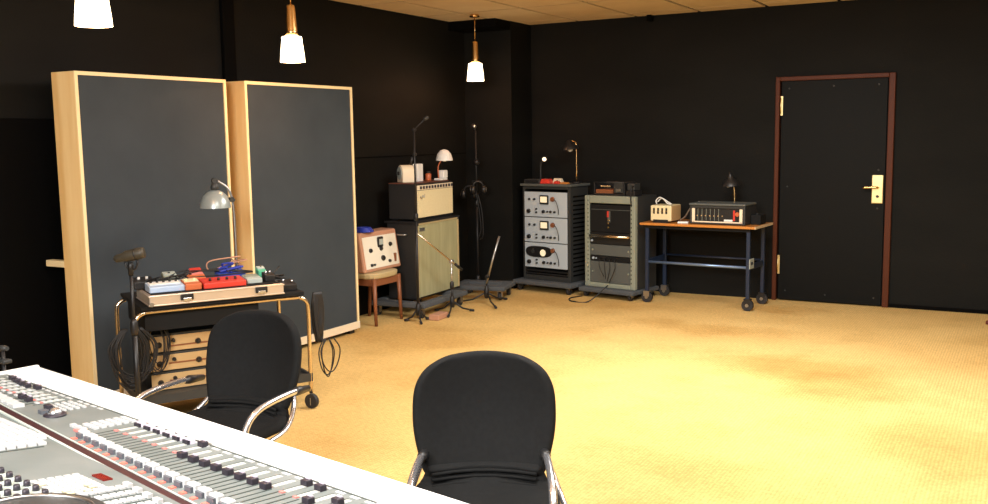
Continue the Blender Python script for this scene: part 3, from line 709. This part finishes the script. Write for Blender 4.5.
for (x,z,r) in [(-.155,.185,.020),(.145,.215,.020),(.01,.105,.026),(.10,.07,.015),(-.17,.06,.014),(-.13,.06,.010),(0.0,.19,.02)]:
    MB().lathe([(r,0),(r*.8,.018)], fp(x,z,-.002), (0,-1,.16), 14).build('knob', M['black'], t)
MB().box(.178,.205,-.098,-.08,.055,.13).build('switch', M['chairwood'], t, bev=.002)
t = thing('cable_roll','coil of bright blue cable lying on the wooden instrument case','cable',(-5.07,6.72,.8025))
b = MB()
for k in range(5):
    r = .085-.006*k; b.tube([(math.cos(a)*r,math.sin(a)*r*.9,.007+.009*k*.8) for a in [2*PI*q/24 for q in range(25)]], .007, 6)
b.build('coil', M['bluecable'], t)
tag(MB().box(-.05,.05,-.10,.10,0,.05).build('parcel', M['case_pink'], None, loc=(-4.585,7.14,0), rz=.1, bev=.008), 'small pinkish box on the carpet under the front of the cabinet dolly', 'box')

# ------------------------------------------------------------------ black rack
RR = math.radians(-9.6)
def rackframe(loc, rz):
    L = Vector(loc)
    def w(x, y, z): 
        return (L.x + x*math.cos(rz)-y*math.sin(rz), L.y + x*math.sin(rz)+y*math.cos(rz), z)
    return w
RA = (-4.655,8.93,0); ra = rackframe(RA, RR); RW, RD = .60, .33
dolly('low black-grey dolly under the black equipment rack', ra(RW/2,RD/2-.02,0), RR, .74, .50, .115)
t = thing('equipment_rack', 'black wooden equipment rack with vented sides holding three blue-grey units', 'rack', ra(0,0,.116), RR)
h = .980
MB().box(0,.03,0,RD,0,h).box(RW-.03,RW,0,RD,0,h).box(.03,RW-.03,0,RD,h-.03,h).box(.03,RW-.03,0,RD,0,.05).box(.03,RW-.03,RD-.012,RD,.05,h-.03).build('rack_shell', M['darkgrey'], t, bev=.003)
b = MB()
for x in (RW,-.006):
    b = MB()
    for k in range(19): b.box(x,x+.006,.05,RD-.05,.06+.045*k,.075+.045*k)
    b.build('side_vent', M['seam'], t)
MB().box(-.02,RW+.02,-.02,RD+.01,h+.0005,h+.024).build('top_board', M['rackgrey2'], t, bev=.004)
MB().box(.03,RW-.03,-.0,.02,.06,.075).box(.03,RW-.03,-.0,.02,.09,.105).build('lower_grille', M['black'], t)
for i,(z0,z1) in enumerate([(.665,.925),(.400,.660),(.135,.395)]):
    zz0 = z0+.116; lb = ['topmost blue-grey valve unit with square lit meter in the black rack','middle blue-grey valve unit with square lit meter in the black rack','lowest blue-grey unit in the black rack, with a dark oval meter window'][i]
    q = thing('valve_unit', lb, 'audio unit', ra(.0,-.012,zz0), RR, 'units in the black rack'); hh = z1-z0-.004
    MB().box(.05,RW-.05,.014,RD-.06,0,hh).build('housing', M['black'], q)
    MB().box(.032,RW-.032,-.002,.011,0,hh).build('front_panel', M['rackpanel'], q, bev=.002)
    if i < 2:
        mt = MB().box(.235,.345,-.016,-.003,.13,.225).build('meter', M['black'], q, bev=.006)
        MB().box(.250,.330,-.020,-.016,.150,.210).build('meter_face', M['vu'], mt)
    else:
        b = MB(); n = 28
        f0 = [b.b.verts.new((.215+.165*math.copysign(abs(math.cos(a))**.6,math.cos(a)),-.010,.165+.058*math.copysign(abs(math.sin(a))**.8,math.sin(a)))) for a in [2*PI*k/n for k in range(n)]]
        f1 = [b.b.verts.new((v.co.x,-.002,v.co.z)) for v in f0]; b.b.faces.new(f0); b.b.faces.new(f1[::-1])
        for k in range(n): b.b.faces.new([f0[k],f0[(k+1)%n],f1[(k+1)%n],f1[k]])
        mt = b.build('meter', M['black'], q)
        MB().lathe([(.036,0),(.034,.004)], (.27,-.010,.155),(0,-1,0),20).build('meter_face', M['vu'], mt)
        MB().lathe([(.022,0),(.020,.006)], (.14,-.010,.165),(0,-1,0),16).build('dial', M['darkgrey'], mt)
    kn = [(.10,.18,.012),(.165,.18,.012),(.395,.185,.026),(.09,.055,.024),(.19,.08,.010),(.19,.045,.010),(.28,.055,.018),(.33,.055,.010),(.37,.055,.014),(.42,.055,.012)]
    if i == 2: kn = [k for k in kn if not (k[0] < .36 and k[1] > .1)]
    for (x,z,r) in kn:
        MB().lathe([(r,0),(r*.85,.018)], (x,-.003,z), (0,-1,0), 12).build('knob', M['black'] if r != .026 else M['chairwood'], q)
    MB().tube(smooth_path([(.41,-.01,.19),(.455,-.03,.16),(.48,-.03,.09),(.47,-.01,.03)],4),.004,6).build('lead', M['darkgrey'], q)
TZ = .116+h+.0245
t = thing('desk_lamp', 'black desk lamp with bent arm on the right side of the black rack', 'lamp', ra(.545,.20,TZ), RR)
MB().lathe([(.05,0),(.05,.015),(.012,.022)], n=18).build('base', M['black'], t)
MB().tube(smooth_path([(0,0,.02),(0,0,.33),(-.004,0,.39),(-.02,0,.425),(-.065,0,.44)],4), .008, 8).build('arm', M['brass'], t)
MB().lathe([(.092,0),(.088,.014),(.070,.045),(.035,.068),(.022,.10),(.012,.105)], (-.065,-.02,.345), (-.12,-.05,1), 24, capb=False).lathe([(.088,.004),(.068,.036),(.03,.06)], (-.065,-.02,.345), (-.12,-.05,1), 24, capb=False).build('lamp_shade', M['black'], t)
MB().lathe([(.006,-.022),(.026,-.01),(.026,.012),(.015,.04)], (-.065,-.02,.345), n=14).build('bulb', M['white'], t)
t = thing('small_lamp', 'tiny spot lamp with a lit round bulb on the left of the black rack', 'lamp', ra(.09,.20,TZ), RR)
MB().lathe([(.04,0),(.04,.012),(.01,.018)], n=16).build('base', M['black'], t)
MB().tube(smooth_path([(0,0,.01),(0,0,.17),(.01,0,.22),(.04,0,.25)],4), .007, 8).build('arm', M['darkgrey'], t)
MB().lathe([(.012,-.03),(.022,-.02),(.028,.01)], (.055,-.005,.25), (.5,-.8,-.1), 14).build('lamp_shade', M['black'], t)
MB().lathe([(.004,-.02),(.018,-.012),(.022,0),(.016,.014),(.003,.02)], (.066,-.025,.247), (0,0,1), 14).build('bulb', mat('warm_bulb', (1,.9,.7), .4, emit=(1,.75,.5), es=2.2), t)
t = thing('control_box', 'flat black box under the tiny spot lamp on the black rack', 'box', ra(.02,.0,TZ), RR)
MB().box(0,.20,.0,.12,0,.045).build('housing', M['darkgrey'], t, bev=.006)
MB().box(.02,.18,-.003,.0,.01,.035).build('front_panel', M['black'], t)
for lb, x, y, w_, d_, h_, m_, nm in [('domed red guitar pedal left of centre on the black rack top',.275,.05,.13,.09,.05,'red','red_pedal'),('pale box in the middle of the red things on the rack top',.385,.10,.12,.06,.055,'cream_trim','pale_box'),('small red box next to the lamp foot on the black rack',.42,.03,.08,.05,.03,'red','red_box'),('flat orange tray at the right corner of the black rack top',.50,.05,.10,.07,.02,'orange','orange_tray')]:
    q = thing(nm, lb, 'box', ra(x,y,TZ), RR, 'red and orange things on the black rack')
    MB().hexa([(-w_/2,-d_/2,0),(w_/2,-d_/2,0),(w_/2,d_/2,0),(-w_/2,d_/2,0),(-w_*.36,-d_*.36,h_),(w_*.36,-d_*.36,h_),(w_*.36,d_*.36,h_),(-w_*.36,d_*.36,h_)]).build('housing', M[m_], q, bev=.008)
    MB().lathe([(.010,0),(.008,.008)], (0,0,h_), n=12).build('top_knob', M['black'], q)

# ------------------------------------------------------------------ grey rack
RB = (-3.905,8.83,0); rb = rackframe(RB, math.radians(-11)); R2 = math.radians(-11); W2, D2 = .59, .40
dolly('wide low dolly with steel caster forks under the grey rack', rb(W2/2,D2/2-.03,0), R2, .64, .50, .10)
t = thing('equipment_rack', 'grey-green steel equipment rack with dark units, next to the wooden-topped trolley', 'rack', rb(0,0,.101), R2)
h = .915
MB().box(0,.055,0,.05,0,h).box(W2-.055,W2,0,.05,0,h).box(.055,W2-.055,0,.05,h-.075,h).box(.055,W2-.055,0,.05,0,.045).build('front_frame', M['rackgrey'], t, bev=.008)
MB().box(0,.012,.05,D2,0,h).box(W2-.012,W2,.05,D2,0,h).box(.012,W2-.012,.05,D2,h-.012,h).box(.012,W2-.012,D2-.012,D2,.0,h-.012).box(.012,W2-.012,.05,D2-.012,0,.012).build('rack_shell', M['darkgrey'], t)
b = MB()
for k in range(20):
    b.box(.038,.046,-.002,.0,.06+.042*k,.075+.042*k).box(W2-.046,W2-.038,-.002,.0,.06+.042*k,.075+.042*k)
b.build('screw_hole', M['seam'], t)
def unit(lb, z0, z1, m, fn, dep=.25, out=.0):
    q = thing('rack_unit', lb, 'audio unit', rb(0,0,.101+z0), R2, 'units in the grey rack'); hh = z1-z0-.003
    MB().box(.062,W2-.062,.03,dep,0,hh).build('housing', M['black'], q)
    MB().box(.058,W2-.058,.012-out,.028,0,hh).build('front_panel', M[m], q, bev=.002)
    fn(q, hh); return q
def u1(q, h_):
    MB().box(.075,.53,.008,.012,h_-.05,h_-.045).build('edge_line', M['rackgrey2'], q)
    MB().box(.27,.30,.006,.012,.10,h_-.06).build('ribbon', M['rackgrey2'], q)
    MB().box(.265,.285,.003,.006,h_-.12,h_-.06).build('red_tag', M['red'], q)
    for z in (.05,.09,.12): MB().lathe([(.009,0),(.008,.01)], (.285,.006,z),(0,-1,0),10).build('knob', M['brass'], q)
unit('tall black unit with a thin red tag at the top of the grey rack', .555, .828, 'matte', u1)
def u2(q, h_):
    MB().tube([(.075,-.02,h_*.72),(.525,-.02,h_*.72)], .014, 12).tube([(.075,-.02,h_*.72),(.075,.012,h_*.72)],.01,8).tube([(.525,-.02,h_*.72),(.525,.012,h_*.72)],.01,8).build('bar_handle', M['tube'], q)
    MB().lathe([(.012,0),(.010,.015)], (.085,.012,.03),(0,-1,0),12).build('knob', M['rackpanel'], q)
unit('shallow black unit with a polished bar across it in the grey rack', .435, .552, 'black', u2)
def u3(q, h_):
    MB().lathe([(.010,0),(.008,.01)], (.09,.012,h_*.5),(0,-1,0),12).lathe([(.010,0),(.008,.01)], (.51,.012,h_*.5),(0,-1,0),12).build('screw', M['rackgrey'], q)
unit('plain grey blanking unit below the polished bar in the grey rack', .320, .432, 'rackgrey2', u3)
def u4(q, h_):
    MB().lathe([(.014,0),(.010,.015)], (.10,.012,h_*.5),(0,-1,0),12).lathe([(.008,0),(.008,.01)], (.135,.012,h_*.5),(0,-1,0),12).build('socket', M['rackpanel'], q)
    for k in range(4):
        x = .20+.06*k
        MB().tube(smooth_path([(x,.01,h_*.5),(x-.005,-.03,h_*.4),(x+.01,-.045,-.06),(.25+.02*k,-.03,-.15-.02*k)],5),.004,6).build('lead', M['cable'], q)
unit('thin black patch unit with leads drooping from it in the grey rack', .265, .317, 'matte', u4)
unit('large plain grey panel unit at the bottom of the grey rack', .050, .262, 'rackgrey2', u3)
GZ = .101+h+.0005
t = thing('tape_machine', 'black open-framed device on top of the grey rack', 'audio unit', rb(.09,.03,GZ), R2)
MB().box(0,.36,0,.22,0,.022).box(0,.012,0,.22,.022,.13).box(.348,.36,0,.22,.022,.13).box(0,.36,.208,.22,.022,.13).build('housing', M['black'], t, bev=.004)
MB().box(.02,.22,.01,.19,.022,.06).build('mechanism', M['chairwood'], t)
MB().box(.08,.20,.0,.03,.085,.10).build('cross_bar', M['tube'], t, bev=.002)
b = MB().box(.24,.345,0,.01,.03,.125)
b.build('front_panel', M['darkgrey'], t)
MB().box(.262,.318,-.003,.0,.045,.068).build('label_plate', M['steel'], t)
MB().tube([(.0,.0,.13),(.36,.0,.13)],.005,6).build('top_rail', M['darkgrey'], t)
t = thing('power_supply', 'small black box with cable at the right end of the grey rack top', 'box', rb(.465,.03,GZ), R2)
MB().box(0,.10,0,.14,0,.055).build('housing', M['black'], t, bev=.004)
MB().box(.01,.09,0.01,.12,.056,.125).build('upper_block', M['darkgrey'], t, bev=.006)
MB().tube(smooth_path([(.08,.02,.10),(.09,-.04,.08),(.085,-.045,-.02),(.09,-.04,-.09)],4),.007,6).build('cable', M['cable'], t)
tag(MB().tube(smooth_path([(-3.55,8.58,.16),(-3.70,8.45,.012),(-3.85,8.42,.008),(-3.93,8.50,.008),(-3.95,8.62,.008),(-3.90,8.75,.008)],6),.006,6).build('floor_cable', M['cable']), 'black cable curling on the carpet in front of the grey rack', 'cable')

# ------------------------------------------------------------------ trolley table
R3 = math.radians(-4); TB = (-3.23,8.70,0); tb = rackframe(TB, R3); W3, D3 = 1.07, .49
t = thing('trolley_table', 'orange wood-topped trolley with dark blue steel legs and casters', 'table', tb(0,0,0), R3)
zt = .752
MB().box(-.03,W3+.02,-.03,D3,zt,zt+.022).build('table_top', M['orange'], t, bev=.003)
MB().box(W3+.0205,W3+.026,-.03,D3,zt,zt+.022).build('top_edge', M['edgewood'], t)
for x in (.03, W3-.05):
    for y in (.02, D3-.05):
        l = MB().box(x-.016,x+.016,y-.016,y+.016,.10,zt).build('leg', M['bluesteel'], t, bev=.003)
        c = MB().box(x-.03,x+.03,y+.022,y+.027,.04,.11).box(x-.03,x+.03,y-.027,y-.022,.06,.11).box(x-.03,x+.03,y-.03,y+.03,.105,.112).build('caster', M['steel'] if x < .5 else M['black'], t)
        MB().cyl((x,y-.02,.052),(x,y+.02,.052),.052,20).build('wheel', M['rubber'], c)
        MB().cyl((x,y-.028,.052),(x,y+.024,.052),.016,12).build('wheel_hub', M['steel'], c)
MB().tube([(.03,.02,.395),(W3-.05,.02,.395)], .013, 8).build('front_rail', M['bluerail'], t)
MB().tube([(.03,D3-.05,.42),(W3-.05,D3-.05,.42)], .010, 8).build('rear_rail', M['bluesteel'], t)
for x in (W3-.06,.02): MB().box(x,x+.02,.0,D3-.05,.37,.42).build('side_rail', M['bluesteel'], t)
MB().box(.0,W3-.03,.0,.02,zt-.03,zt).build('top_apron', M['matte'], t)
pz = MB().box(W3-.036,W3-.030,.0,.12,.385,.475, ).build('bracket_plate', M['panel_lt'], t, bev=.002)
MB().box(W3-.0295,W3-.0285,.03,.09,.42,.445).build('plate_mark', M['bluesteel'], pz)
TT = zt+.0225
t = thing('power_amplifier', 'cream metal box with four slots and orange side, on the trolley beside the grey rack', 'audio unit', tb(.055,.03,TT), R3)
MB().box(0,.21,0,.24,.015,.165).build('housing', M['khaki'], t, bev=.01)
MB().box(.2105,.213,.01,.23,.02,.16).build('side_panel', M['tan'], t)
b = MB()
for k in range(4): b.box(.028+.042*k,.046+.042*k,-.003,.0,.085,.14)
b.build('slot', M['black'], t)
for k in range(4): MB().lathe([(.007,0),(.006,.012)], (.037+.042*k,-.003,.11),(0,-1,0),8).build('switch', M['brass'], t)
MB().box(.03,.18,-.004,.02,.0,.03).build('foot', M['black'], t)
tag(MB().tube([tb(.13+x,.12+y,TT+z) for x,y,z in smooth_path([(-.05,0,.17),(-.06,.01,.205),(-.02,.0,.235),(.03,-.01,.215),(.07,-.02,.18),(.10,.0,.175),(.06,.02,.19),(-.01,.03,.225),(-.05,.02,.19)],5)], .006, 6).build('power_cable', M['white']), 'pale looped cable lying on the cream metal box', 'cable')
t = thing('rack_case', 'long black rack case with cream-edged open front on the trolley', 'audio unit', tb(.445,.03,TT), R3)
MB().box(0,.53,.015,.34,.004,.018).box(0,.53,.015,.34,.150,.175).box(0,.022,.015,.34,.018,.150).box(.508,.53,.015,.34,.018,.15).box(0,.53,.33,.34,.018,.15).build('case_shell', M['darkgrey'], t, bev=.006)
MB().box(-.005,.535,.0,.33,.1755,.195).build('case_lid', M['rackgrey2'], t, bev=.008)
MB().box(.024,.052,.01,.022,.02,.148).box(.478,.506,.01,.022,.02,.148).box(.024,.506,.01,.020,.018,.030).build('front_edge', M['cream_trim'], t, bev=.002)
MB().box(.052,.478,.03,.30,.03,.148).build('module_block', M['black'], t)
b = MB()
for k in range(6): b.box(.075+.04*k,.078+.04*k,.026,.030,.035,.145)
b.build('divider', M['rackgrey'], t)
for k in range(7):
    MB().lathe([(.006,0),(.005,.010)], (.072+.04*k,.030,.08),(0,-1,0),8).build('knob', M['tan'], t)
MB().box(.415,.432,.022,.03,.04,.135).build('red_module', M['red'], t)
MB().box(.33,.41,.020,.03,.033,.05).build('label_plate', M['white'], t)
MB().lathe([(.022,0),(.018,.01)], (.452,.03,.10),(0,-1,0),14).build('round_knob', M['rust'], t)
tag(MB().box(-.05,.05,-.035,.035,0,.018).build('folded_cloth', M['white'], None, loc=tb(.375,.06,TT), rz=.2, bev=.006), 'small white folded paper on the trolley between the two units', 'paper')
tag(MB().tube([tb(*p) for p in smooth_path([(.27,.22,TT+.01),(.33,.22,TT+.05),(.38,.22,TT+.13),(.43,.22,TT+.16),(.47,.22,TT+.198)],5)], .008, 6).build('grey_cable', M['steel']), 'grey cable rising from the trolley top to the long black case', 'cable')
t = thing('desk_lamp', 'black desk lamp behind the long black case on the trolley', 'lamp', tb(.74,.43,TT), R3)
MB().lathe([(.05,0),(.05,.012),(.012,.02)], n=18).build('base', M['black'], t)
MB().tube(smooth_path([(0,0,.01),(0,0,.25),(-.01,0,.34),(-.03,0,.40)],4), .009, 8).build('arm', M['brass'], t)
MB().lathe([(.088,0),(.085,.012),(.066,.045),(.03,.066),(.020,.10),(.010,.125)], (-.03,-.02,.345), (-.04,-.12,1), 24, capb=False).lathe([(.082,.004),(.06,.04)], (-.03,-.02,.345), (-.04,-.12,1), 24, capb=False).build('lamp_shade', M['black'], t)
MB().lathe([(.006,-.02),(.025,-.01),(.025,.01),(.015,.03)], (-.05,-.04,.345), n=14).build('bulb', M['white'], t)
t = thing('small_box', 'low black box on the trolley right of the long case', 'box', tb(1.02,.25,TT), R3)
MB().box(-.04,.05,-.06,.10,0,.09).build('housing', M['matte'], t, bev=.006)
MB().lathe([(.01,0),(.008,.01)],(0,0,.09),n=10).build('top_knob', M['darkgrey'], t)
tag(MB().lathe([(.018,0),(.025,.006),(.022,.028),(.008,.034)], (-.26,8.86,0), n=14).build('red_doorstop', M['darkred']), 'tiny dark red object on the carpet at the far right edge', 'doorstop')

# ------------------------------------------------------------------ lights
def area(name, loc, size, e, col=(1,1,1), rot=(0,0,0), sy=None):
    l = bpy.data.lights.new(name,'AREA'); l.energy = e; l.color = col; l.size = size
    if sy: l.shape = 'RECTANGLE'; l.size_y = sy
    o = bpy.data.objects.new(name, l); C.objects.link(o); o.location = loc; o.rotation_euler = rot; return o
area('ceiling_light_near', (-1.2,2.4,2.72), 1.5, 105, (1,.97,.92), sy=1.2)
area('ceiling_light_mid', (-1.9,5.9,2.74), 1.6, 155, (1,.97,.91), sy=1.5)
area('ceiling_light_right', (.9,5.2,2.74), 1.6, 70, (1,.96,.90), sy=1.6)
area('fill_light_behind', (-1.5,-.5,2.5), 1.5, 230, (1,.98,.96), rot=(math.radians(58),0,math.radians(25)), sy=1.0)  # added unseen fill, aimed to the back left to brighten the pine sides
w = bpy.data.worlds.new('world'); bpy.context.scene.world = w; w.use_nodes = True
w.node_tree.nodes['Background'].inputs[0].default_value = (1,.93,.85,1); w.node_tree.nodes['Background'].inputs[1].default_value = .02

# ------------------------------------------------------------------ camera
cam = bpy.data.cameras.new('camera'); co = bpy.data.objects.new('camera', cam); C.objects.link(co)
cam.sensor_width = 36; cam.lens = 960/988*36; cam.clip_start = .05
yaw, p, r = -.5113, .1205, -.0148
cy, sy = math.cos(yaw), math.sin(yaw)
F = Vector((sy*math.cos(p), cy*math.cos(p), -math.sin(p))); Rt = Vector((cy,-sy,0)); U = Rt.cross(F)
R2_ = math.cos(r)*Rt + math.sin(r)*U; U2 = -math.sin(r)*Rt + math.cos(r)*U
m4 = Matrix((( R2_.x, U2.x, -F.x, 0),(R2_.y, U2.y, -F.y, 0),(R2_.z, U2.z, -F.z, 1.62),(0,0,0,1)))
co.matrix_world = m4
sc = bpy.context.scene; sc.camera = co
sc.view_settings.view_transform = 'Standard'; sc.view_settings.look = 'None'; sc.view_settings.exposure = 0
